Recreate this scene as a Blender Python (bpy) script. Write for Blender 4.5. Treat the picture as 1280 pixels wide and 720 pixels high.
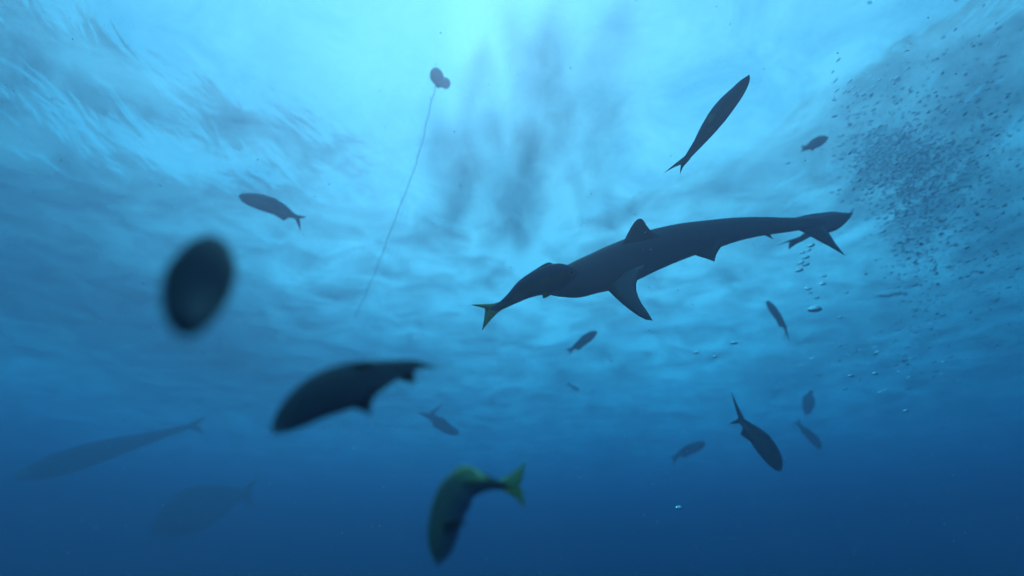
import bpy, bmesh, math, random
import numpy as np
from mathutils import Vector, Matrix, noise as mnoise

for o in list(bpy.data.objects):
    bpy.data.objects.remove(o)
scene = bpy.context.scene
C = scene.collection
random.seed(7)
R = math.radians

# ------------------------------------------------------------------ camera
W0, H0, FPX = 1280.0, 720.0, 537.0
PITCH = R(33.0)
CAM = Vector((0.0, 0.0, -6.5))            # six and a half metres under the surface
cd = bpy.data.cameras.new('camera')
cam = bpy.data.objects.new('camera', cd)
C.objects.link(cam)
cam.location = CAM
cam.rotation_euler = (R(90) + PITCH, 0, 0)
cd.sensor_width = 36.0
cd.lens = 36.0 * FPX / W0
cd.clip_start = 0.02
cd.clip_end = 2000.0
cd.dof.use_dof = True
cd.dof.focus_distance = 3.2
cd.dof.aperture_fstop = 0.40
scene.camera = cam

# ------------------------------------------------------------------ sky, sun, exposure
SUN_EL, SUN_AZ = R(66.0), R(-14.0)        # azimuth from +Y (ahead), negative = left
world = bpy.data.worlds.new('World')
scene.world = world
world.use_nodes = True
nt = world.node_tree
nt.nodes.clear()
wo = nt.nodes.new('ShaderNodeOutputWorld')
bg = nt.nodes.new('ShaderNodeBackground')
sky = nt.nodes.new('ShaderNodeTexSky')
sky.sky_type = 'NISHITA'
sky.sun_disc = False
sky.sun_elevation = SUN_EL
sky.sun_rotation = SUN_AZ
bg.inputs['Strength'].default_value = 0.15
# thin bright cloud veils the whole sky
tc = nt.nodes.new('ShaderNodeTexCoord')
cn = nt.nodes.new('ShaderNodeTexNoise'); cn.inputs['Scale'].default_value = 2.3; cn.inputs['Detail'].default_value = 5
cr0 = nt.nodes.new('ShaderNodeMapRange')
for k_, v_ in ((1, 0.3), (2, 0.7), (3, 0.45), (4, 0.9)):
    cr0.inputs[k_].default_value = v_
cm = nt.nodes.new('ShaderNodeMix'); cm.data_type = 'RGBA'
cm.inputs[7].default_value = (0.5, 3.7, 5.4, 1)
nt.links.new(tc.outputs['Generated'], cn.inputs['Vector'])
nt.links.new(cn.outputs['Fac'], cr0.inputs[0]); nt.links.new(cr0.outputs[0], cm.inputs[0])
nt.links.new(sky.outputs[0], cm.inputs[6]); nt.links.new(cm.outputs[2], bg.inputs['Color'])
nt.links.new(bg.outputs[0], wo.inputs['Surface'])

sl = bpy.data.lights.new('sun', 'SUN')
sun = bpy.data.objects.new('sun', sl)
C.objects.link(sun)
sl.energy = 3.6
sl.angle = R(0.5)
sl.color = (1.0, 0.97, 0.92)
sdir = Vector((math.sin(SUN_AZ) * math.cos(SUN_EL), math.cos(SUN_AZ) * math.cos(SUN_EL), math.sin(SUN_EL)))
sun.rotation_euler = sdir.to_track_quat('Z', 'Y').to_euler()

vs = scene.view_settings
vs.view_transform = 'Standard'
vs.look = 'None'
vs.gamma = 1.0
vs.exposure = 0.52

cy = scene.cycles
cy.use_denoising = True
cy.max_bounces = 10
cy.volume_bounces = 2
cy.transparent_max_bounces = 16
cy.caustics_reflective = False
cy.caustics_refractive = False
cy.sample_clamp_indirect = 4.0

# ------------------------------------------------------------------ helpers
RM = cam.rotation_euler.to_matrix()


def ray(px, py):
    return RM @ Vector((px - W0 / 2, H0 / 2 - py, -FPX))


def P(px, py, d):
    """the place d metres in front of the camera plane along a sight line"""
    return CAM + ray(px, py) * (d / FPX)


def S(px, py, z=0.0):
    r = ray(px, py)
    return CAM + r * ((z - CAM.z) / r.z)


def node_mat(name):
    m = bpy.data.materials.new(name)
    m.use_nodes = True
    m.node_tree.nodes.clear()
    o = m.node_tree.nodes.new('ShaderNodeOutputMaterial')
    return m, m.node_tree, o


# ------------------------------------------------------------------ water surface
def wave_h(X, Y):
    rng = np.random.RandomState(4)
    h = np.zeros_like(X)
    for lam, amp, n in ((13.0, 0.17, 6), (5.5, 0.065, 8), (2.6, 0.028, 10), (1.2, 0.010, 10), (.6, .0035, 10)):
        for k in range(n):
            a = rng.normal(1.35 if k % 2 else 0.1, 0.5)
            l = lam * rng.uniform(0.8, 1.3)
            kx, ky = math.cos(a) * 2 * math.pi / l, math.sin(a) * 2 * math.pi / l
            ph = rng.uniform(0, 6.28)
            h += amp / math.sqrt(n) * np.sin(kx * X + ky * Y + ph + 0.35 * np.sin(0.5 * kx * Y - 0.5 * ky * X + ph))
    # rings of chop spreading from beyond the camera, as from a moored boat
    for cx, cy_, l, amp in ((-1.0, -4.0, 3.1, .035), (2.0, -6.0, 4.7, .05), (0.5, -2.0, 2.1, .016), (-3.0, -7.0, 7.0, .07)):
        r = np.hypot(X - cx, Y - cy_)
        th = np.arctan2(Y - cy_, X - cx)
        ph = 1.5 * np.sin(2.3 * th + cx) + 1.1 * np.sin(0.31 * X + 0.23 * Y + cx) + .9 * np.sin(5.1 * th - 0.2 * r)
        h += amp * np.sin(2 * math.pi * r / l + ph) * (0.65 + 0.35 * np.sin(0.4 * X - 0.5 * Y + 2 * cx))
    return h


def axis():
    a = np.linspace(0, 1, 230)
    t = a * 22 + (np.maximum(a - 0.45, 0) ** 3) * 900
    return np.concatenate([-t[:0:-1], t])


xs = axis()
ys = axis() + 6
X, Y = np.meshgrid(xs, ys)
Z = wave_h(X, Y) * np.exp(-np.hypot(X, Y) / 90)
n = len(xs)
me = bpy.data.meshes.new('water_surface')
co = np.stack([X, Y, Z], -1).reshape(-1, 3)
idx = np.arange(n * n).reshape(n, n)
q = np.stack([idx[:-1, :-1], idx[:-1, 1:], idx[1:, 1:], idx[1:, :-1]], -1).reshape(-1, 4)
me.vertices.add(n * n)
me.vertices.foreach_set('co', co.ravel())
me.loops.add(q.size)
me.loops.foreach_set('vertex_index', q.ravel())
me.polygons.add(len(q))
me.polygons.foreach_set('loop_start', np.arange(len(q)) * 4)
me.polygons.foreach_set('loop_total', np.full(len(q), 4))
me.update(calc_edges=True)
me.polygons.foreach_set('use_smooth', np.ones(len(q), bool))
water = bpy.data.objects.new('water_surface', me)
C.objects.link(water)
water['kind'] = 'structure'

# dark smears masked onto the sea surface
SMEARS = [((603, 118), (578, 215), .30, .55), ((578, 195), (570, 270), .62, .7), ((655, 180), (645, 270), .85, .75),
        ((672, 50), (702, 140), .55, .6), ((756, 84), (738, 205), .55, .42), ((600, 245), (790, 245), .4, .4),
        ((1095, 195), (1210, 205), .6, .8), ((1125, 245), (1240, 290), .75, .7), ((1050, 150), (1170, 112), .2, .35),
        ((1062, 128), (1080, 120), .3, .35), ((1190, 160), (1290, 230), .9, .45)]
smear = np.zeros_like(X)
WX = X + .10 * np.sin(1.9 * Y + 1.3 * np.sin(1.1 * X)) + .07 * np.sin(4.3 * Y + 2.0 * X)
WY = Y + .35 * np.sin(2.7 * X + .4 * Y + 2.0) + .25 * np.sin(6.9 * X + 1.1 * Y)
for a, b, wd, st in SMEARS:
    A, B = S(*a), S(*b)
    ax, ay, dx, dy = A.x, A.y, B.x - A.x, B.y - A.y
    tt = np.clip(((WX - ax) * dx + (WY - ay) * dy) / (dx * dx + dy * dy), 0, 1)
    dd = np.hypot(WX - ax - tt * dx, WY - ay - tt * dy)
    smear = np.maximum(smear, st * np.exp(-(dd / wd) ** 2))
at = me.attributes.new('smear', 'FLOAT', 'POINT')
at.data.foreach_set('value', smear.ravel())

# shade painted in by thinning the film, strongest at lower left
film_dim = np.zeros_like(X)
for a, b, wd, st in (((60, 330), (330, 455), 7.0, .75), ((-200, 250), (60, 330), 5.0, .5), ((1180, 330), (1400, 420), 6.0, .3)):
    A, B = S(*a), S(*b)
    dx, dy = B.x - A.x, B.y - A.y
    tt = np.clip(((X - A.x) * dx + (Y - A.y) * dy) / (dx * dx + dy * dy), 0, 1)
    film_dim = np.maximum(film_dim, st * np.exp(-(np.hypot(X - A.x - tt * dx, Y - A.y - tt * dy) / wd) ** 2))
at = me.attributes.new('film_glow', 'FLOAT', 'POINT')
for a, b, wd, st in (((380, 300), (620, 340), 3.0, .5), ((800, 270), (1000, 330), 3.5, .5), ((440, 400), (900, 440), 6.0, .3)):  # brightness painted in by boosting the film around the middle
    A, B = S(*a), S(*b)
    dx, dy = B.x - A.x, B.y - A.y
    tt = np.clip(((X - A.x) * dx + (Y - A.y) * dy) / (dx * dx + dy * dy), 0, 1)
    film_dim = film_dim - st * np.exp(-(np.hypot(X - A.x - tt * dx, Y - A.y - tt * dy) / wd) ** 2)
at.data.foreach_set('value', (1 - film_dim).ravel())

m, t, o = node_mat('rippled_water')
L = t.links.new
N = t.nodes.new


def math_n(op, a, b=None, clamp=False):
    k = N('ShaderNodeMath'); k.operation = op; k.use_clamp = clamp
    for i, v in enumerate((a, b)):
        if v is None:
            continue
        if isinstance(v, (int, float)):
            k.inputs[i].default_value = v
        else:
            L(v, k.inputs[i])
    return k.outputs[0]


geo = N('ShaderNodeNewGeometry')
mp = N('ShaderNodeMapping'); mp.inputs['Scale'].default_value = (1.1, 0.6, 1.0)
L(geo.outputs['Position'], mp.inputs['Vector'])
nz = N('ShaderNodeTexNoise'); nz.inputs['Scale'].default_value = 1.7; nz.inputs['Detail'].default_value = 5
nz.inputs['Distortion'].default_value = 0.6
L(mp.outputs[0], nz.inputs['Vector'])
bp = N('ShaderNodeBump'); bp.inputs['Strength'].default_value = 0.5; bp.inputs['Distance'].default_value = 0.12
L(nz.outputs['Fac'], bp.inputs['Height'])
fr = N('ShaderNodeFresnel'); fr.inputs['IOR'].default_value = 1.33
L(bp.outputs[0], fr.inputs['Normal'])
tr = N('ShaderNodeBsdfTransparent'); tr.inputs[0].default_value = (0.98, 1, 1, 1)
gl = N('ShaderNodeBsdfGlossy'); gl.inputs['Roughness'].default_value = 0.2
L(bp.outputs[0], gl.inputs['Normal'])
mx = N('ShaderNodeMixShader')
L(fr.outputs[0], mx.inputs[0]); L(tr.outputs[0], mx.inputs[1]); L(gl.outputs[0], mx.inputs[2])
# translucent film added to brighten the underside of the whole surface
fa = N('ShaderNodeAttribute'); fa.attribute_name = 'smear'
n2 = N('ShaderNodeTexNoise'); n2.inputs['Scale'].default_value = 0.85; n2.inputs['Detail'].default_value = 6; n2.inputs['Roughness'].default_value = 0.6
mp2 = N('ShaderNodeMapping'); mp2.inputs['Scale'].default_value = (0.85, 1.05, 1.0); n2.inputs['Distortion'].default_value = 0.5
L(geo.outputs['Position'], mp2.inputs['Vector']); L(mp2.outputs[0], n2.inputs['Vector'])
n2s = math_n('MULTIPLY', math_n('SUBTRACT', n2.outputs['Fac'], 0.28), 2.6, True)
la = N('ShaderNodeAttribute'); la.attribute_name = 'film_glow'
n4 = N('ShaderNodeTexNoise'); n4.inputs['Scale'].default_value = 0.22; n4.inputs['Detail'].default_value = 2  # broad variation added to the film to break sunlight into shafts
L(geo.outputs['Position'], n4.inputs['Vector'])
big = math_n('MULTIPLY', math_n('SUBTRACT', n4.outputs['Fac'], 0.30), 3.0, True)
n2s = math_n('MULTIPLY', n2s, math_n('ADD', math_n('MULTIPLY', big, 0.7), 0.5), True)
film = math_n('MULTIPLY', math_n('MULTIPLY', math_n('ADD', math_n('MULTIPLY', n2s, 0.65), 0.25), 0.85), la.outputs['Fac'])
tl = N('ShaderNodeBsdfTranslucent'); tl.inputs[0].default_value = (0.64, 0.66, 0.74, 1)
m2 = N('ShaderNodeMixShader')
L(film, m2.inputs[0]); L(mx.outputs[0], m2.inputs[1]); L(tl.outputs[0], m2.inputs[2])
fo = math_n('MULTIPLY', fa.outputs['Fac'], math_n('ADD', math_n('MULTIPLY', nz.outputs['Fac'], 1.5), 0.25), True)
df = N('ShaderNodeBsdfTranslucent'); df.inputs[0].default_value = (0.05, 0.12, 0.15, 1)   # dark blue-green tint of the smears
m3 = N('ShaderNodeMixShader')
L(fo, m3.inputs[0]); L(m2.outputs[0], m3.inputs[1]); L(df.outputs[0], m3.inputs[2])
L(m3.outputs[0], o.inputs['Surface'])
me.materials.append(m)

# seabed far below
m, t, o = node_mat('pale_sand')
pr = t.nodes.new('ShaderNodeBsdfPrincipled')
nz = t.nodes.new('ShaderNodeTexNoise'); nz.inputs['Scale'].default_value = 0.3
cr = t.nodes.new('ShaderNodeValToRGB')
cr.color_ramp.elements[0].color = (0.10, 0.09, 0.07, 1); cr.color_ramp.elements[1].color = (0.24, 0.22, 0.17, 1)
t.links.new(nz.outputs['Fac'], cr.inputs[0]); t.links.new(cr.outputs[0], pr.inputs['Base Color'])
pr.inputs['Roughness'].default_value = 0.95
t.links.new(pr.outputs[0], o.inputs['Surface'])
bm = bmesh.new()
bmesh.ops.create_grid(bm, x_segments=60, y_segments=60, size=260)
for v in bm.verts:
    v.co.z = -34 + 1.6 * mnoise.noise(v.co * 0.03)
sb = bpy.data.meshes.new('seabed'); bm.to_mesh(sb); bm.free()
sb.materials.append(m)
ob = bpy.data.objects.new('seabed', sb); C.objects.link(ob); ob['kind'] = 'structure'

# ------------------------------------------------------------------ the body of water
m, t, o = node_mat('sea_water')
pv = t.nodes.new('ShaderNodeVolumePrincipled')
# scattering and absorption per metre, red / green / blue
SC, AB = (0.046, 0.030, 0.041), (0.20, 0.066, 0.036)
DEN = 0.42
pv.inputs['Density'].default_value = DEN
pv.inputs['Color'].default_value = tuple(c / DEN for c in SC) + (1,)
pv.inputs['Absorption Color'].default_value = tuple((1 - a_ / (DEN - c)) ** 2 for a_, c in zip(AB, SC)) + (1,)
pv.inputs['Anisotropy'].default_value = 0.64
t.links.new(pv.outputs[0], o.inputs['Volume'])
bm = bmesh.new()
bmesh.ops.create_cube(bm, size=1)
for v in bm.verts:
    v.co = Vector((v.co.x * 560, v.co.y * 560, -37.5 if v.co.z < 0 else 0.9))
hz = bpy.data.meshes.new('haze'); bm.to_mesh(hz); bm.free()
hz.materials.append(m)
ob = bpy.data.objects.new('haze', hz); C.objects.link(ob); ob['kind'] = 'stuff'


# ------------------------------------------------------------------ materials for the animals
def skin(name, back, belly, band=None, rough=0.75, scale=14.0, mottle=0.25):
    """attribute 'side' runs from -1 (belly) to +1 (back) round the body"""
    m, t, o = node_mat(name)
    L, N = t.links.new, t.nodes.new
    a = N('ShaderNodeAttribute'); a.attribute_name = 'side'
    nz = N('ShaderNodeTexNoise'); nz.inputs['Scale'].default_value = scale; nz.inputs['Detail'].default_value = 5
    tc = N('ShaderNodeTexCoord'); L(tc.outputs['Object'], nz.inputs['Vector'])
    ad = N('ShaderNodeMath'); ad.operation = 'MULTIPLY_ADD'; ad.inputs[1].default_value = 0.5; ad.inputs[2].default_value = 0.25
    L(a.outputs['Fac'], ad.inputs[0])
    s2 = N('ShaderNodeMath'); s2.operation = 'MULTIPLY_ADD'; s2.inputs[1].default_value = mottle * 2
    L(nz.outputs['Fac'], s2.inputs[0]); L(ad.outputs[0], s2.inputs[2])
    r = N('ShaderNodeValToRGB')
    e = r.color_ramp.elements
    e[0].position, e[0].color = 0.18, belly + (1,)
    e[1].position, e[1].color = 0.72, back + (1,)
    if band:
        k = e.new(0.52); k.color = band + (1,)
    L(s2.outputs[0], r.inputs[0])
    b = N('ShaderNodeBsdfPrincipled'); b.inputs['Roughness'].default_value = rough
    L(r.outputs[0], b.inputs['Base Color']); b.inputs['Specular IOR Level'].default_value = 0.2
    bp = N('ShaderNodeBump'); bp.inputs['Strength'].default_value = 0.15; bp.inputs['Distance'].default_value = 0.004
    n3 = N('ShaderNodeTexNoise'); n3.inputs['Scale'].default_value = 90
    L(tc.outputs['Object'], n3.inputs['Vector']); L(n3.outputs['Fac'], bp.inputs['Height']); L(bp.outputs[0], b.inputs['Normal'])
    L(b.outputs[0], o.inputs['Surface'])
    return m


def membrane(name, col, trans=0.35):
    """thin fin skin: a little light comes through it"""
    m, t, o = node_mat(name)
    L, N = t.links.new, t.nodes.new
    nz = N('ShaderNodeTexNoise'); nz.inputs['Scale'].default_value = 30
    tc = N('ShaderNodeTexCoord'); L(tc.outputs['Object'], nz.inputs['Vector'])
    r = N('ShaderNodeValToRGB')
    r.color_ramp.elements[0].color = tuple(c * 0.75 for c in col) + (1,)
    r.color_ramp.elements[1].color = tuple(min(1, c * 1.25) for c in col) + (1,)
    L(nz.outputs['Fac'], r.inputs[0])
    b = N('ShaderNodeBsdfPrincipled'); b.inputs['Roughness'].default_value = 0.5
    L(r.outputs[0], b.inputs['Base Color'])
    tl = N('ShaderNodeBsdfTranslucent'); L(r.outputs[0], tl.inputs[0])
    x = N('ShaderNodeMixShader'); x.inputs[0].default_value = trans
    L(b.outputs[0], x.inputs[1]); L(tl.outputs[0], x.inputs[2]); L(x.outputs[0], o.inputs['Surface'])
    return m


M_SHARK = skin('shark_skin', (0.04, 0.06, 0.08), (0.07, 0.09, 0.12), rough=0.75)
M_SHFIN = membrane('shark_fin_skin', (0.06, 0.065, 0.075), 0.05)
M_RUN = skin('runner_skin', (0.045, 0.075, 0.11), (0.20, 0.22, 0.23), (0.13, 0.14, 0.06))
M_DARK = skin('dark_fish_skin', (0.13, 0.14, 0.15), (0.26, 0.25, 0.27), scale=9, mottle=.4)
M_DIM = skin('dusky_fish_skin', (0.055, 0.065, 0.08), (0.055, 0.065, 0.08), scale=9, mottle=.3, rough=.95)
M_YEL = membrane('yellow_fin', (0.48, 0.50, 0.20), 0.55)
M_YTAIL = membrane('olive_yellow_tail', (0.55, 0.70, 0.36), 0.35)
M_YBODY = skin('green_backed_skin', (0.19, 0.25, 0.18), (0.10, 0.13, 0.22), scale=9, rough=.85)
M_HAZED = skin('hazed_fish_skin', (0.13, 0.14, 0.15), (0.22, 0.23, 0.24))  # far fish: colour lightened to stand for water haze
M_HFIN = membrane('hazed_fin', (0.16, 0.17, 0.18), 0.2)  # their fins, haze put into the colour as well
M_DFIN = membrane('dark_fin', (0.07, 0.08, 0.08), 0.15)
M_OFIN = membrane('olive_fin', (0.22, 0.22, 0.06), 0.35)
m, t, o = node_mat('eye_gloss')
b = t.nodes.new('ShaderNodeBsdfPrincipled'); b.inputs['Base Color'].default_value = (0.01, 0.01, 0.012, 1); b.inputs['Roughness'].default_value = 0.1
t.links.new(b.outputs[0], o.inputs['Surface'])
M_EYE = m


def catmull(pts, k):
    out = []
    n = len(pts)
    for i in range(n - 1):
        p0, p1, p2, p3 = (pts[max(i - 1, 0)], pts[i], pts[i + 1], pts[min(i + 2, n - 1)])
        for j in range(k):
            u = j / k
            out.append(tuple(0.5 * (2 * b + (c - a) * u + (2 * a - 5 * b + 4 * c - d) * u * u + (3 * b - a - 3 * c + d) * u ** 3)
                             for a, b, c, d in zip(p0, p1, p2, p3)))
    out.append(tuple(pts[-1]))
    return out


def resample(pts, n):
    pts = catmull(pts, 8)
    ls = [0]
    for a, b in zip(pts, pts[1:]):
        ls.append(ls[-1] + math.dist(a, b))
    out, j = [], 0
    for i in range(n):
        g = ls[-1] * i / (n - 1)
        while j < len(ls) - 2 and ls[j + 1] < g:
            j += 1
        u = (g - ls[j]) / max(ls[j + 1] - ls[j], 1e-9)
        out.append(tuple(a + (b - a) * u for a, b in zip(pts[j], pts[j + 1])))
    return out


def link(name, verts, faces, mat, parent, origin, side=None, smooth=True):
    me = bpy.data.meshes.new(name)
    me.from_pydata([tuple(v - origin) for v in verts], [], faces)
    if side is not None:
        a = me.attributes.new('side', 'FLOAT', 'POINT')
        a.data.foreach_set('value', side)
    bm = bmesh.new(); bm.from_mesh(me); bmesh.ops.recalc_face_normals(bm, faces=bm.faces); bm.to_mesh(me); bm.free()
    me.polygons.foreach_set('use_smooth', [smooth] * len(me.polygons))
    me.materials.append(mat)
    ob = bpy.data.objects.new(name, me)
    C.objects.link(ob)
    if parent is not None:
        ob.parent = parent
    else:
        ob.location = origin
    return ob


def body_mesh(spine, d0, d1, wr, up, k=5, seg=18):
    """loft of oval sections along the backbone; spine points are sight-line x, y and half height"""
    pts = catmull(spine, k)
    n = len(pts)
    # round the snout
    pos, rad = [], []
    for i, (x, y, h) in enumerate(pts):
        s_ = i / (n - 1)
        d = d0 + (d1 - d0) * s_
        pos.append(P(x, y, d)); rad.append(max(h, 0.15) * d / FPX)
    view = RM @ Vector((0, 0, 1))
    V, F, SD = [], [], []
    frames, prev = [None] * n, None
    for i in range(n - 1, -1, -1):
        tg = (pos[min(i + 1, n - 1)] - pos[max(i - 1, 0)]).normalized()
        w = view - tg * view.dot(tg)
        w.normalize()
        hh = tg.cross(w).normalized()
        # make +hh point to the back of the animal
        if hh.dot(prev if prev is not None else RM @ Vector((up[0], -up[1], 0))) < 0:
            hh = -hh
        prev = hh
        frames[i] = (hh, w)
    for i in range(n):
        hh, w = frames[i]
        s_ = i / (n - 1)
        wk = wr * (1.0 - 0.45 * max(0, s_ - 0.55) / 0.45)
        for j in range(seg):
            a = 2 * math.pi * j / seg
            c, s2 = math.cos(a), math.sin(a)
            # belly fuller than the back
            V.append(pos[i] + hh * (rad[i] * c) + w * (rad[i] * wk * s2 * (1 - 0.12 * c)))
            SD.append(c)
    for i in range(n - 1):
        for j in range(seg):
            a, b = i * seg + j, i * seg + (j + 1) % seg
            F.append((a, b, b + seg, a + seg))
    for i0 in (0, n - 1):
        c = len(V); V.append(pos[i0]); SD.append(0.0)
        for j in range(seg):
            F.append((i0 * seg + j, i0 * seg + (j + 1) % seg, c))
    return V, F, SD, pos, rad


def lobe(V, F, lead, trail, da, db, thick):
    """a fin lobe lofted between its leading and trailing edges, lens-shaped in section"""
    n, cch = 10, 5
    A, B = resample(lead, n), resample(trail, n)
    view = RM @ Vector((0, 0, 1))
    base = len(V)
    for i in range(n):
        u = i / (n - 1)
        d = da + (db - da) * u
        p, q = P(A[i][0], A[i][1], d), P(B[i][0], B[i][1], d)
        th = thick * (1 - 0.8 * u)
        ring = []
        for j in range(cch):
            v = j / (cch - 1)
            z = th * math.sin(math.pi * min(1, v * 1.0)) ** 0.7 if 0 < j < cch - 1 else 0
            c = p.lerp(q, v)
            ring.append((c, z))
        for c, z in ring:
            V.append(c + view * z)
        for c, z in ring[-2:0:-1]:
            V.append(c - view * z)
    m = cch * 2 - 2
    for i in range(n - 1):
        for j in range(m):
            a, b = base + i * m + j, base + i * m + (j + 1) % m
            F.append((a, b, b + m, a + m))
    F.append(tuple(base + j for j in range(m)))
    F.append(tuple(base + (n - 1) * m + j for j in range(m)))


def swimmer(name, label, cat, spine, d0, d1, up, mat, fins, wr=0.6, group=None, eye=None, k=5):
    mid = spine[len(spine) // 2]
    org = P(mid[0], mid[1], (d0 + d1) / 2)
    root = bpy.data.objects.new(name, None)
    root.empty_display_size = 0.1
    C.objects.link(root)
    root.location = org
    root['label'] = label; root['category'] = cat
    if group:
        root['group'] = group
    V, F, SD, pos, rad = body_mesh(spine, d0, d1, wr, up, k)
    link('body', V, F, mat, root, org, SD)
    for fn, fm, lobes in fins:
        V, F = [], []
        for lead, trail, da, db, th in lobes:
            lobe(V, F, lead, trail, da, db, th)
        link(fn, V, F, fm, root, org)
    if eye:
        x, y, d, r = eye
        bm = bmesh.new(); bmesh.ops.create_uvsphere(bm, u_segments=10, v_segments=8, radius=r)
        me = bpy.data.meshes.new('eye'); bm.to_mesh(me); bm.free(); me.materials.append(M_EYE)
        e = bpy.data.objects.new('eye', me); C.objects.link(e); e.parent = root; e.location = P(x, y, d) - org
    return root


# ------------------------------------------------------------------ the shark
ds = 3.2
swimmer('shark', 'large dark shark crossing to the left with a fish in front of its snout', 'shark',
        [(681, 361, 0.5), (684, 360, 6), (691, 358, 12), (702, 354, 18), (720, 350, 22.5), (740, 343, 24.5), (762, 335.5, 27),
         (785, 326, 27), (810, 315, 26), (850, 302, 22.5), (890, 293, 18.5), (920, 286.8, 15), (950, 283, 12), (980, 281.3, 9.5),
         (1003, 279.5, 7.5), (1020, 277.5, 5.5), (1032, 276, 2.5)],
        2.95, 4.45, (0.3, -1), M_SHARK,
        [('dorsal_fin', M_SHFIN, [([(778, 306), (785, 291), (792, 279), (797, 274), (801, 273)], [(826, 296), (815, 289), (809, 283), (805, 276), (801, 273)], 3.48, 3.42, .014)]),
         ('pectoral_fin', M_SHFIN, [([(750, 352), (762, 365), (778, 380), (795, 393), (807, 399.5), (816, 401)], [(806, 330), (797.5, 348), (795, 360), (800, 376), (809, 389), (816, 401)], 3.42, 3.05, .018)]),
         ('pectoral_fin', M_SHFIN, [([(756, 340), (770, 338), (790, 342), (806, 336)], [(796, 318), (802, 324), (806, 330), (806, 336)], 3.5, 4.0, .018)]),
         ('pelvic_fin', M_SHFIN, [([(858, 312), (870, 319.5), (882, 323), (893, 327)], [(912, 296), (902, 308), (896, 317), (893, 327)], 3.8, 3.75, .012)]),
         ('anal_fin', M_SHFIN, [([(944, 288), (953, 293), (960, 296), (967, 299.5)], [(970, 284), (964, 290), (963.5, 294), (967, 299.5)], 4.15, 4.12, .008)]),
         ('tail_fin', M_SHFIN, [([(988, 274), (1010, 268), (1030, 265.5), (1045, 264.2), (1054, 266.3), (1067, 265.5)], [(1004, 286), (1022, 291), (1038, 290.5), (1052, 283.5), (1062, 273), (1067, 265.5)], 4.38, 4.6, .016),
                                ([(994, 286), (1008, 292.5), (1020, 299.5), (1038, 309), (1057, 320)], [(1030, 282), (1038, 294), (1043, 302), (1049, 310), (1057, 320)], 4.35, 4.3, .012)])],
        wr=0.8, eye=(698, 357, 2.93, .012))

RG = 'slender dark fish with forked tails swimming around the shark'
swimmer('rainbow_runner', 'dark slender fish with a yellow-green forked tail overlapping the head of the shark', 'fish',
        [(723, 341, .5), (720, 341, 4), (712, 342, 11), (700, 345, 16.5), (685, 350, 17.5), (670, 354.5, 15.5), (655, 362, 12.5), (640, 373, 8), (629, 380.5, 5.5), (620, 385, 4.2), (613, 385.5, 2)],
        2.55, 2.7, (-0.5, -1), M_RUN,
        [('tail_fin', M_YEL, [([(628, 376), (616, 379.5), (603, 380), (588, 381)], [(610, 389), (606, 386), (600, 384), (588, 381)], 2.7, 2.72, .006),
                              ([(630, 385), (620, 393), (610, 404), (602, 414)], [(606, 383), (606, 390), (605, 400), (602, 414)], 2.7, 2.72, .006)]),
         ('dorsal_fin', M_DFIN, [([(700, 335), (688, 328), (680, 330), (670, 336)], [(668, 350), (664, 347), (660, 344), (658, 344)], 2.62, 2.63, .005)]),
         ('pelvic_fin', M_OFIN, [([(694, 362), (690, 367), (685, 371), (679, 373)], [(680, 362), (678, 366), (678, 370), (679, 373)], 2.6, 2.55, .004)])],
        group=RG, eye=(715, 341, 2.5, .007))

swimmer('rainbow_runner', 'slender dark fish pointing steeply up and right near the top right of the water', 'fish',
        [(936, 93.5, .5), (934.5, 97, 3), (930, 104, 6), (921, 116, 8.6), (908, 131, 10.8), (897, 145, 11.2), (884, 163, 9.2), (872, 180, 6), (862, 193, 4), (855, 202, 3), (851, 206, 1.5)],
        3.1, 3.4, (-1, -0.6), M_RUN,
        [('tail_fin', M_OFIN, [([(864, 188), (856, 195), (845, 203.5), (829, 217)], [(858, 203), (851, 206), (843, 209), (829, 217)], 3.37, 3.4, .005),
                               ([(866, 194), (860, 202), (854, 209), (850, 218)], [(853, 198), (851.5, 204), (850.5, 210), (850, 218)], 3.37, 3.42, .005)]),
         ('dorsal_fin', M_OFIN, [([(906, 128), (899, 129), (893, 134), (887, 144)], [(886, 157), (885, 152), (885, 149), (887, 144)], 3.22, 3.25, .004)])],
        group=RG, eye=(927, 104.5, 3.06, .007))

swimmer('rainbow_runner', 'small slender fish half hidden behind the tail fin of the shark', 'fish',
        [(1062, 267.5, .5), (1058, 269, 4), (1048, 274, 8), (1036, 280, 9), (1024, 286, 7.5), (1012, 292, 4.6), (1003, 297, 3.2), (996, 300.5, 2)],
        5.0, 5.2, (-0.4, -1), M_RUN,
        [('tail_fin', M_DFIN, [([(1008, 291), (999, 296), (987, 300), (969, 307.5)], [(996, 303), (990, 302.5), (983, 303.5), (969, 307.5)], 5.2, 5.22, .006),
                               ([(1010, 298), (1002, 302), (994, 306), (986, 312)], [(994, 298), (988, 302), (986, 306), (986, 312)], 5.2, 5.22, .006)])],
        group=RG)

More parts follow.
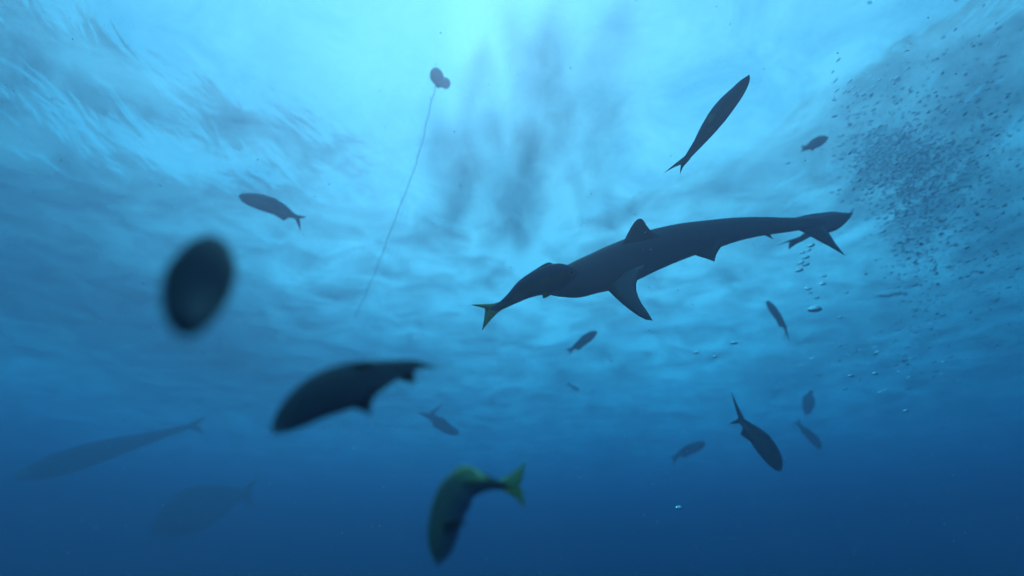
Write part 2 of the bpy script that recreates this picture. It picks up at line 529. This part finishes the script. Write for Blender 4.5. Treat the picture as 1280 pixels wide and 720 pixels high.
# ------------------------------------------------------------------ near fish, out of focus
swimmer('jack_fish', 'large dark blurred fish heading down and left at the lower left', 'fish',
        [(343, 541, 1), (346, 538, 7), (355, 529, 15), (372, 514, 22), (395, 498, 27), (420, 487, 29), (442, 480, 27.5), (465, 472, 22), (485, 465, 15.5), (502, 461, 10), (513, 459, 6.5), (520, 458, 3)],
        0.92, 1.08, (-0.5, -1), M_DARK,
        [('tail_fin', M_DFIN, [([(492, 450), (512, 449.5), (530, 453), (550, 461)], [(512, 466), (521, 462), (532, 460), (550, 461)], 1.08, 1.1, .003),
                               ([(492, 472), (504, 477), (512, 478), (520, 480)], [(520, 455), (519, 463), (518, 470), (520, 480)], 1.08, 1.1, .003)]),
         ('anal_fin', M_DFIN, [([(425, 502), (444, 511), (455, 514), (463, 521)], [(474, 484), (468, 496), (464, 507), (463, 521)], 1.0, 1.0, .003)]),
         ('dorsal_fin', M_DFIN, [([(400, 470), (420, 457), (440, 453), (460, 451)], [(470, 458), (468, 455), (465, 453), (460, 451)], 1.0, 1.0, .003)])],
        wr=0.55)

swimmer('jack_fish', 'dark rounded blurred fish seen end on at the far left', 'fish',
        [(238, 404, 4), (238, 401, 19), (239, 393, 29), (242, 377, 36), (247, 354, 40), (252, 334, 38), (255, 321, 31), (257, 312, 19), (258, 308, 5)],
        0.55, 0.8, (-1, 0), M_DIM,
        [('tail_fin', M_DFIN, [([(258, 326), (264, 316), (272, 314), (284, 322)], [(262, 330), (268, 328), (276, 328), (284, 322)], 0.8, 0.84, .003),
                               ([(258, 320), (254, 318), (248, 317), (240, 321)], [(254, 330), (250, 328), (246, 326), (240, 321)], 0.8, 0.84, .003)]),
         ('dorsal_fin', M_DFIN, [([(272, 375), (280, 362), (284, 352), (284, 344)], [(266, 335), (274, 336), (280, 339), (284, 344)], .68, .69, .003)])],
        wr=0.85)

swimmer('yellow_tailed_fish', 'dark fish with green-yellow back and bright yellow-green forked tail at bottom centre', 'fish',
        [(550, 704, .8), (550, 700, 7), (551, 688, 14), (553, 670, 19), (557, 650, 21), (563, 631, 22.5), (573, 614, 23.5), (586, 605.5, 19.5), (600, 604, 14), (613, 605, 8.5), (625, 606.5, 5.5), (634, 607, 3.5)],
        1.15, 1.3, (0.2, -1), M_YBODY,
        [('tail_fin', M_YTAIL, [([(620, 602), (632, 596), (645, 588), (657, 576)], [(640, 609), (651, 604), (654, 592), (657, 576)], 1.3, 1.32, .003),
                              ([(620, 611), (632, 615), (645, 623), (657, 636)], [(640, 604), (652, 609), (654, 622), (657, 636)], 1.3, 1.32, .003)]),
         ('dorsal_fin', M_YTAIL, [([(560, 605), (566, 590), (578, 582), (592, 584)], [(612, 600), (606, 595), (600, 590), (592, 584)], 1.22, 1.24, .003)]),
         ('pectoral_fin', M_DFIN, [([(552, 655), (560, 650), (571, 648), (584, 654)], [(556, 670), (564, 664), (574, 658), (584, 654)], 1.13, 1.08, .002)])],
        wr=0.5, eye=(547, 690, 1.112, .0045))


# ------------------------------------------------------------------ smaller fish farther off
def small_fish(label, spine, d, up, t1, t2, mat=None, fin=None, wr=0.55, group='small dark fish in the distance'):
    """t1, t2: the two tips of the forked tail"""
    e, e2 = spine[-1], spine[-2]
    dx, dy = e[0] - e2[0], e[1] - e2[1]
    l = math.hypot(dx, dy) or 1
    dx, dy = dx / l, dy / l
    h = max(e[2], 1.2)
    nx, ny = -dy, dx
    if (t1[0] - e[0]) * nx + (t1[1] - e[1]) * ny < 0:
        nx, ny = -nx, -ny
    lobes = []
    for tip, sg in ((t1, 1), (t2, -1)):
        a0 = (e[0] - dx * 3 + nx * h * sg, e[1] - dy * 3 + ny * h * sg)
        b0 = (e[0] + dx * 2.5 - nx * h * 0.4 * sg, e[1] + dy * 2.5 - ny * h * 0.4 * sg)
        am = ((a0[0] + tip[0]) / 2, (a0[1] + tip[1]) / 2)
        bm_ = ((b0[0] + tip[0]) / 2 - nx * sg * .3, (b0[1] + tip[1]) / 2 - ny * sg * .3)
        lobes.append(([a0, am, tip], [b0, bm_, tip], d * 1.01, d * 1.015, .006))
    md = spine[len(spine) // 2]
    ux, uy = up
    ul = math.hypot(ux, uy); ux, uy = ux / ul, uy / ul
    f0, f1 = spine[max(1, len(spine) // 2 - 1)], spine[min(len(spine) - 2, len(spine) // 2 + 1)]
    tip = (f1[0] * .6 + f0[0] * .4 + ux * (f0[2] + f1[2]) * .62, f1[1] * .6 + f0[1] * .4 + uy * (f0[2] + f1[2]) * .62)
    dors = ([(f0[0] + ux * f0[2] * .6, f0[1] + uy * f0[2] * .6), ((f0[0] * .5 + tip[0] * .5) + ux * f0[2] * .45, (f0[1] * .5 + tip[1] * .5) + uy * f0[2] * .45), tip],
            [(f1[0] + ux * f1[2] * .5, f1[1] + uy * f1[2] * .5), ((f1[0] + tip[0]) / 2 + ux * f1[2] * .4, (f1[1] + tip[1]) / 2 + uy * f1[2] * .4), tip], d, d, .006)
    g0, g1 = spine[len(spine) // 2], spine[-2]
    tip = (g1[0] * .75 + g0[0] * .25 - ux * (g0[2] + g1[2]) * .75, g1[1] * .75 + g0[1] * .25 - uy * (g0[2] + g1[2]) * .75)
    anal = ([(g0[0] - ux * g0[2] * .6, g0[1] - uy * g0[2] * .6), ((g0[0] + tip[0]) / 2 - ux * g0[2] * .4, (g0[1] + tip[1]) / 2 - uy * g0[2] * .4), tip],
            [(g1[0] - ux * g1[2] * .5, g1[1] - uy * g1[2] * .5), ((g1[0] + tip[0]) / 2 - ux * g1[2] * .3, (g1[1] + tip[1]) / 2 - uy * g1[2] * .3), tip], d, d, .006)
    return swimmer('small_fish', label, 'fish', spine, d, d * 1.015, up, mat or M_DARK,
                   [('anal_fin', fin or M_DFIN, [anal]), ('tail_fin', fin or M_DFIN, lobes), ('dorsal_fin', fin or M_DFIN, [dors])], wr=wr, group=group, k=4)


small_fish('small dark fish above the blurred round fish at left, tail hanging down right',
           [(298, 245.5, .5), (302, 246, 4.2), (310, 248.5, 7.4), (324, 252, 9.8), (339, 257, 10), (353, 263, 8), (364, 268.5, 4.2), (372, 271.5, 2.4)], 6.5, (.3, -1), (384, 271), (376, 289), M_RUN)
small_fish('small fish below the belly of the shark, nose up to the right',
           [(746.5, 414.5, .5), (744, 416, 3), (739, 419, 5.2), (732, 424.5, 5.8), (724, 430, 4.6), (717, 435, 2.4), (714.5, 437, 1.6)], 9.5, (-.6, -1), (706, 437), (711.5, 444), M_RUN)
small_fish('small slim fish under the tail of the shark, nose up to the left',
           [(958.5, 376.5, .5), (960, 378.5, 2.8), (964.5, 384.5, 4.6), (970.5, 393, 4.8), (976.5, 401.5, 3.6), (981, 409, 2.4), (983, 413, 1.8)], 8.5, (1, -.7), (987, 428), (979, 424), M_RUN, M_OFIN)
small_fish('dark fish diving down right with a long tail lobe pointing up, lower right',
           [(976, 589, .6), (973.5, 585.5, 5), (969, 577, 9.5), (961, 564, 12), (951, 551, 12), (941, 540, 9), (932, 531, 5.6), (926, 524.5, 3.8)], 5.5, (1, -.6), (913.5, 489), (911, 530), M_RUN)
small_fish('faint fish left of the diving fish, nose up to the right',
           [(881, 552, .5), (878.5, 554, 4), (870, 558.5, 6.2), (860, 562.5, 6.2), (851, 567, 4), (845, 571, 2)], 14.0, (-.4, -1), (835, 573), (841, 584))
small_fish('faint slim fish right of the diving fish, nose down to the right',
           [(1027, 560, .5), (1024.5, 557.5, 4), (1018, 550, 5.8), (1011, 543, 5), (1004, 536, 3), (1000, 532, 2)], 13.5, (1, -.8), (997, 522), (991, 527))
small_fish('faint stubby fish seen nearly end on above the faint slim fish at right',
           [(1007, 519, .5), (1008, 516, 3.8), (1009.5, 508, 7), (1011, 500, 7.5), (1013, 494, 5), (1014, 491, 2.5)], 15.0, (1, .1), (1018, 487), (1011, 487))
small_fish('small stout fish near the bubble cloud at top right',
           [(1035, 171, .5), (1032.5, 172.5, 3.5), (1026, 175.5, 6), (1018, 180, 6), (1011, 183.5, 4), (1006.5, 186, 2.6)], 7.0, (-.4, -1), (1001, 181.5), (1001, 190))
small_fish('faint fish under the bubble cloud by the right edge, tail to the left',
           [(1134, 363, .5), (1131, 363.3, 3), (1123, 364, 5), (1113, 365, 5.4), (1103, 367, 3.4), (1097, 368, 2)], 12.0, (0, -1), (1084, 365), (1088, 372))
small_fish('faint fish with widely forked tail right of the large blurred fish',
           [(574, 542, .5), (571, 541, 4), (562, 537, 6.2), (552, 531, 6.8), (543, 524, 5.5), (537, 519, 4)], 15.0, (.5, -1), (556, 502), (521, 516))
small_fish('tiny faint fish above the diving fish and left of it, mid picture',
           [(724, 488, .4), (722, 487, 1.5), (718, 485, 2.1), (714, 482.5, 1.4), (712, 481, .8)], 16.0, (.4, -1), (709, 477), (708, 481))
swimmer('large_fish', 'long faint fish shape cut by the lower left edge, tail to the right', 'fish',
        [(20, 596, 1), (30, 593, 8), (60, 584, 14), (100, 572, 15), (140, 560, 12.5), (180, 549, 8), (215, 539, 4.5), (240, 532, 2.5)],
        15.0, 20.0, (-.2, -1), M_HAZED,
        [('tail_fin', M_HFIN, [([(232, 532), (244, 526), (262, 518)], [(243, 533), (252, 526), (262, 518)], 20.0, 20.1, .03),
                               ([(232, 536), (244, 538), (256, 543)], [(243, 531), (251, 535), (256, 543)], 20.0, 20.1, .03)])], wr=.7)
swimmer('large_fish', 'dim broad blurred fish at the very bottom left below the long faint fish', 'fish',
        [(190, 668, 1), (198, 662, 12), (220, 648, 24), (245, 636, 28), (270, 627, 22), (292, 620, 12), (306, 616, 5)],
        20.0, 21.5, (-.4, -1), M_HAZED,
        [('tail_fin', M_HFIN, [([(298, 612), (308, 606), (322, 598)], [(312, 618), (316, 609), (322, 598)], 21.5, 21.6, .03),
                               ([(298, 622), (308, 628), (318, 636)], [(311, 614), (315, 624), (318, 636)], 21.5, 21.6, .03)])], wr=.6)

# ------------------------------------------------------------------ floats and their line
def paint(name, col, rough):
    m, t, o = node_mat(name)
    b = t.nodes.new('ShaderNodeBsdfPrincipled')
    nz = t.nodes.new('ShaderNodeTexNoise'); nz.inputs['Scale'].default_value = 9; nz.inputs['Detail'].default_value = 6
    r = t.nodes.new('ShaderNodeValToRGB')
    r.color_ramp.elements[0].position = .35; r.color_ramp.elements[0].color = tuple(c * .55 for c in col) + (1,)
    r.color_ramp.elements[1].position = .6; r.color_ramp.elements[1].color = col + (1,)
    t.links.new(nz.outputs['Fac'], r.inputs[0]); t.links.new(r.outputs[0], b.inputs['Base Color'])
    b.inputs['Roughness'].default_value = rough
    t.links.new(b.outputs[0], o.inputs['Surface'])
    return m


M_BUOY = paint('weathered_float_plastic', (0.04, 0.09, 0.12), .8)
M_ROPE = paint('wet_rope', (0.10, 0.10, 0.08), .9)


def lathe(prof, seg=20):
    V, F = [], []
    for r, z in prof:
        for j in range(seg):
            a = 2 * math.pi * j / seg
            V.append(Vector((r * math.cos(a), r * math.sin(a), z)))
    for i in range(len(prof) - 1):
        for j in range(seg):
            a, b = i * seg + j, i * seg + (j + 1) % seg
            F.append((a, b, b + seg, a + seg))
    F.append(tuple(range(seg))); F.append(tuple((len(prof) - 1) * seg + j for j in range(seg)))
    return V, F


def buoy(label, px, py, r, h, tilt, zc):
    c = S(px, py, zc)
    root = bpy.data.objects.new('mooring_buoy', None); C.objects.link(root)
    root.location = c; root.rotation_euler = tilt
    root['label'] = label; root['category'] = 'buoy'
    prof = [(max(.012, r * math.cos(a) ** .8 * (1 - .18 * max(0, -math.sin(a)))), h * math.sin(a)) for a in [math.radians(-88 + 176 * i / 16) for i in range(17)]]
    V, F = lathe(prof)
    o_ = Vector((0, 0, 0))
    link('float_body', V, F, M_BUOY, root, o_)
    V, F = lathe([(r * 1.0, -.012), (r * 1.045, -.008), (r * 1.045, .008), (r * 1.0, .012)], 24)
    link('seam_band', V, F, M_BUOY, root, o_)
    V, F = lathe([(.045, -h - .03), (.05, -h - .02), (.05, -h * .9), (.03, -h * .88)], 14)
    link('rope_eye', V, F, M_BUOY, root, o_)
    return root


buoy('larger dark float at the surface at the top of the thin line', 546, 96, .105, .145, (R(18), R(-14), 0), -.05)
buoy('smaller round float tucked against the lower right side of the larger one', 556.5, 104, .082, .090, (R(-20), R(25), 0), -.04)


def rope(name, label, pts, r, cat):
    V, F = [], []
    n = len(pts)
    for i, p in enumerate(pts):
        tg = (pts[min(i + 1, n - 1)] - pts[max(i - 1, 0)]).normalized()
        u = tg.cross(Vector((0, 1, 0.2))).normalized(); w = tg.cross(u)
        for j in range(6):
            a = math.pi * j / 3 + i * .5
            V.append(p + (u * math.cos(a) + w * math.sin(a)) * r)
    for i in range(n - 1):
        for j in range(6):
            F.append((i * 6 + j, i * 6 + (j + 1) % 6, i * 6 + 6 + (j + 1) % 6, i * 6 + 6 + j))
    F.append(tuple(range(6))); F.append(tuple((n - 1) * 6 + j for j in range(6)))
    ob = link(name, V, F, M_ROPE, None, pts[0])
    ob['label'] = label; ob['category'] = cat
    return ob


rp = catmull([(545, 105, 6.85), (543, 114, 6.9), (535, 145, 7.0), (527, 181, 7.1), (514, 222, 7.25), (500, 258, 7.4), (484, 300, 7.7), (471, 335, 8.1), (455, 372, 8.7), (443, 398, 9.3)], 8)
rope('thin_line', 'thin line slanting down and left from the two floats', [P(x + .5 * math.sin(i * .9), y, d) for i, (x, y, d) in enumerate(rp)], .0055, 'rope')

# ------------------------------------------------------------------ air bubbles
m, t, o = node_mat('air_bubble_wall')
g = t.nodes.new('ShaderNodeBsdfGlass'); g.inputs['IOR'].default_value = 0.75; g.inputs['Roughness'].default_value = 0.02
t.links.new(g.outputs[0], o.inputs['Surface'])
M_BUB = m


_ico = {}


def ico(sub):
    if sub not in _ico:
        bm = bmesh.new()
        bmesh.ops.create_icosphere(bm, subdivisions=sub, radius=1.0)
        _ico[sub] = (np.array([v.co[:] for v in bm.verts]), np.array([[v.index for v in f.verts] for f in bm.faces]))
        bm.free()
    return _ico[sub]


class Cloud:
    """many small flattened, slightly wobbly blobs gathered into one mesh"""
    def __init__(self, sub=1):
        self.v, self.f, self.n, self.sub = [], [], 0, sub

    def add(self, c, rx, ry, rz, rot):
        V, F = ico(self.sub)
        ph = self.n * 1.7
        k = 1 + .1 * np.sin(2.1 * V[:, 0] + ph) * np.cos(1.7 * V[:, 1] + ph)
        q = V * np.array([rx, ry, rz]) * k[:, None]
        q[:, 2] = np.where(q[:, 2] < 0, q[:, 2] * .6, q[:, 2])
        self.v.append(q @ np.array(rot).T + np.array(c))
        self.f.append(F + self.n)
        self.n += len(V)

    def build(self, name, mat):
        me = bpy.data.meshes.new(name)
        V, F = np.concatenate(self.v), np.concatenate(self.f)
        me.vertices.add(len(V)); me.vertices.foreach_set('co', V.ravel())
        me.loops.add(F.size); me.loops.foreach_set('vertex_index', F.ravel())
        me.polygons.add(len(F)); me.polygons.foreach_set('loop_start', np.arange(len(F)) * 3); me.polygons.foreach_set('loop_total', np.full(len(F), 3))
        me.update(calc_edges=True)
        me.polygons.foreach_set('use_smooth', np.ones(len(F), bool))
        me.materials.append(mat)
        ob = bpy.data.objects.new(name, me); C.objects.link(ob)
        return ob


def bubble(label, px, py, w, h, d, group=None, tilt=0.0):
    c = P(px, py, d)
    rot = (Matrix.Rotation(PITCH * .3, 3, 'X') @ Matrix.Rotation(-tilt, 3, 'Y'))
    cl_ = Cloud(3)
    cl_.add(Vector((0, 0, 0)), w / 2 * d / FPX, w / 2.6 * d / FPX, h / 2 * d / FPX, rot)
    ob = cl_.build('air_bubble', M_BUB); ob.location = c
    ob['label'] = label; ob['category'] = 'bubble'
    if group:
        ob['group'] = group


ORD = ['first', 'second', 'third', 'fourth', 'fifth', 'sixth', 'seventh', 'eighth', 'ninth', 'tenth', 'eleventh', 'twelfth', 'thirteenth',
       'fourteenth', 'fifteenth', 'sixteenth', 'seventeenth', 'eighteenth', 'nineteenth']


def ranked(pts, key, first, mid, last, group, d, tilt=0.0):
    pts = sorted(pts, key=key)
    for i, (px, py, w, h) in enumerate(pts):
        lab = first if i == 0 else last if i == len(pts) - 1 else mid % ORD[i]
        bubble(lab, px, py, w, h, d, group, tilt)


bubble('large flattened air bubble right of the slim fish under the tail of the shark', 1018, 387, 17, 10, 5.5)
ranked([(1014, 307, 9, 6), (1007, 322, 10, 5), (1001, 329, 9, 5), (1007, 331, 10, 5), (999, 338, 10, 6), (1003, 316, 7, 5), (1011, 313, 6, 4)], lambda q: q[1],
       'topmost small bubble in the tight column under the tail of the shark', '%s bubble from the top in the tight column under the tail of the shark',
       'lowest small bubble in the tight column under the tail of the shark', 'column of bubbles under the shark tail', 5.2, .2)
ranked([(1028, 355, 8, 5), (1010, 361, 8, 5), (1058, 366, 5, 4), (1050, 397, 6, 4), (1021, 372, 6, 4), (1013, 366, 5, 3), (1030, 345, 6, 4)], lambda q: q[1],
       'highest of the loose bubbles drifting around the large flattened bubble', '%s highest of the loose bubbles around the large flattened bubble',
       'lowest of the loose bubbles, right of and below the large flattened bubble', 'loose bubbles around the large flattened one', 5.6)
ranked([(917, 429, 10, 4), (870, 441, 7, 4), (893, 446, 6, 3), (1063, 470, 8, 4), (848, 635, 9, 5), (1094, 467, 7, 4), (1132, 514, 6, 4)], lambda q: q[0],
       'pale stray bubble alone near the bottom, lowest of the stray bubbles', '%s stray pale bubble from the left in the lower right water',
       'rightmost stray pale bubble in the lower right water', 'stray bubbles low on the right', 5.0)
ranked([(x, y, l, 2.6) for x, y, l in ((1044, 101, 8), (1062, 102, 9), (1089, 96, 6), (1099, 100, 7), (1115, 99, 9), (1122, 96.5, 8), (1046, 113, 7), (1056, 115, 7), (1067, 109, 5), (1069, 117, 8),
                  (1074, 113.5, 5), (1092, 109, 8), (1133, 86, 8), (1108, 109, 5), (1042, 123, 5), (1119, 108, 6), (1137, 110, 6), (1048, 75, 7), (1041, 90, 5))], lambda q: q[0],
       'leftmost thin dark bubble sliver above the bubble cloud', '%s thin dark bubble sliver from the left above the bubble cloud',
       'rightmost thin dark bubble sliver above the bubble cloud', 'bubble slivers above the cloud', 5.0, .6)

rb = random.Random(11)
bc = Cloud(2)
cl = [((1075, 190), (22, 18), 90), ((1120, 192), (26, 16), 330), ((1146, 228), (30, 30), 520), ((1105, 225), (24, 24), 120), ((1142, 285), (18, 28), 140),
      ((1150, 330), (34, 40), 120), ((1070, 150), (10, 8), 16), ((1100, 130), (30, 12), 30), ((1090, 450), (40, 20), 40), ((1150, 400), (30, 60), 60), ((1200, 200), (45, 80), 380), ((1240, 320), (40, 60), 150)]
for (cx, cy_), (sx, sy), num in cl:
    for _ in range(int(num * 3.2)):
        px, py = rb.gauss(cx, sx), rb.gauss(cy_, sy)
        d = rb.uniform(5.0, 8.5)
        w = rb.choice((1.6, 2, 2, 2.6, 3.2, 4, 5, 6.5)) * d / FPX / 2
        rot = Matrix.Rotation(rb.uniform(-.45, .1), 3, 'Y') @ Matrix.Rotation(rb.uniform(-.4, .6), 3, 'X')
        bc.add(P(px, py, d), w, w * .8, w * rb.uniform(.10, .26), rot)
ob = bc.build('bubble_cloud', M_BUB)
ob['kind'] = 'stuff'; ob['label'] = 'cloud of countless small bubbles at the right edge'; ob['category'] = 'bubbles'

# drifting specks of plankton and silt
mt_, t, o = node_mat('pale_speck')
b = t.nodes.new('ShaderNodeBsdfDiffuse'); b.inputs[0].default_value = (.7, .7, .65, 1); t.links.new(b.outputs[0], o.inputs['Surface'])
sp = Cloud(1)
for _ in range(900):
    px, py, d = rb.uniform(-60, 1340), rb.uniform(-40, 760), rb.uniform(.9, 5) 
    w = rb.choice((.35, .5, .7, 1.1)) * d / FPX
    sp.add(P(px, py, d), w, w * .8, w * rb.uniform(.4, 1), Matrix.Rotation(rb.uniform(0, 3), 3, 'Y'))
ob = sp.build('drifting_specks', mt_)
ob['kind'] = 'stuff'; ob['label'] = 'tiny pale specks drifting throughout the water'; ob['category'] = 'particles'
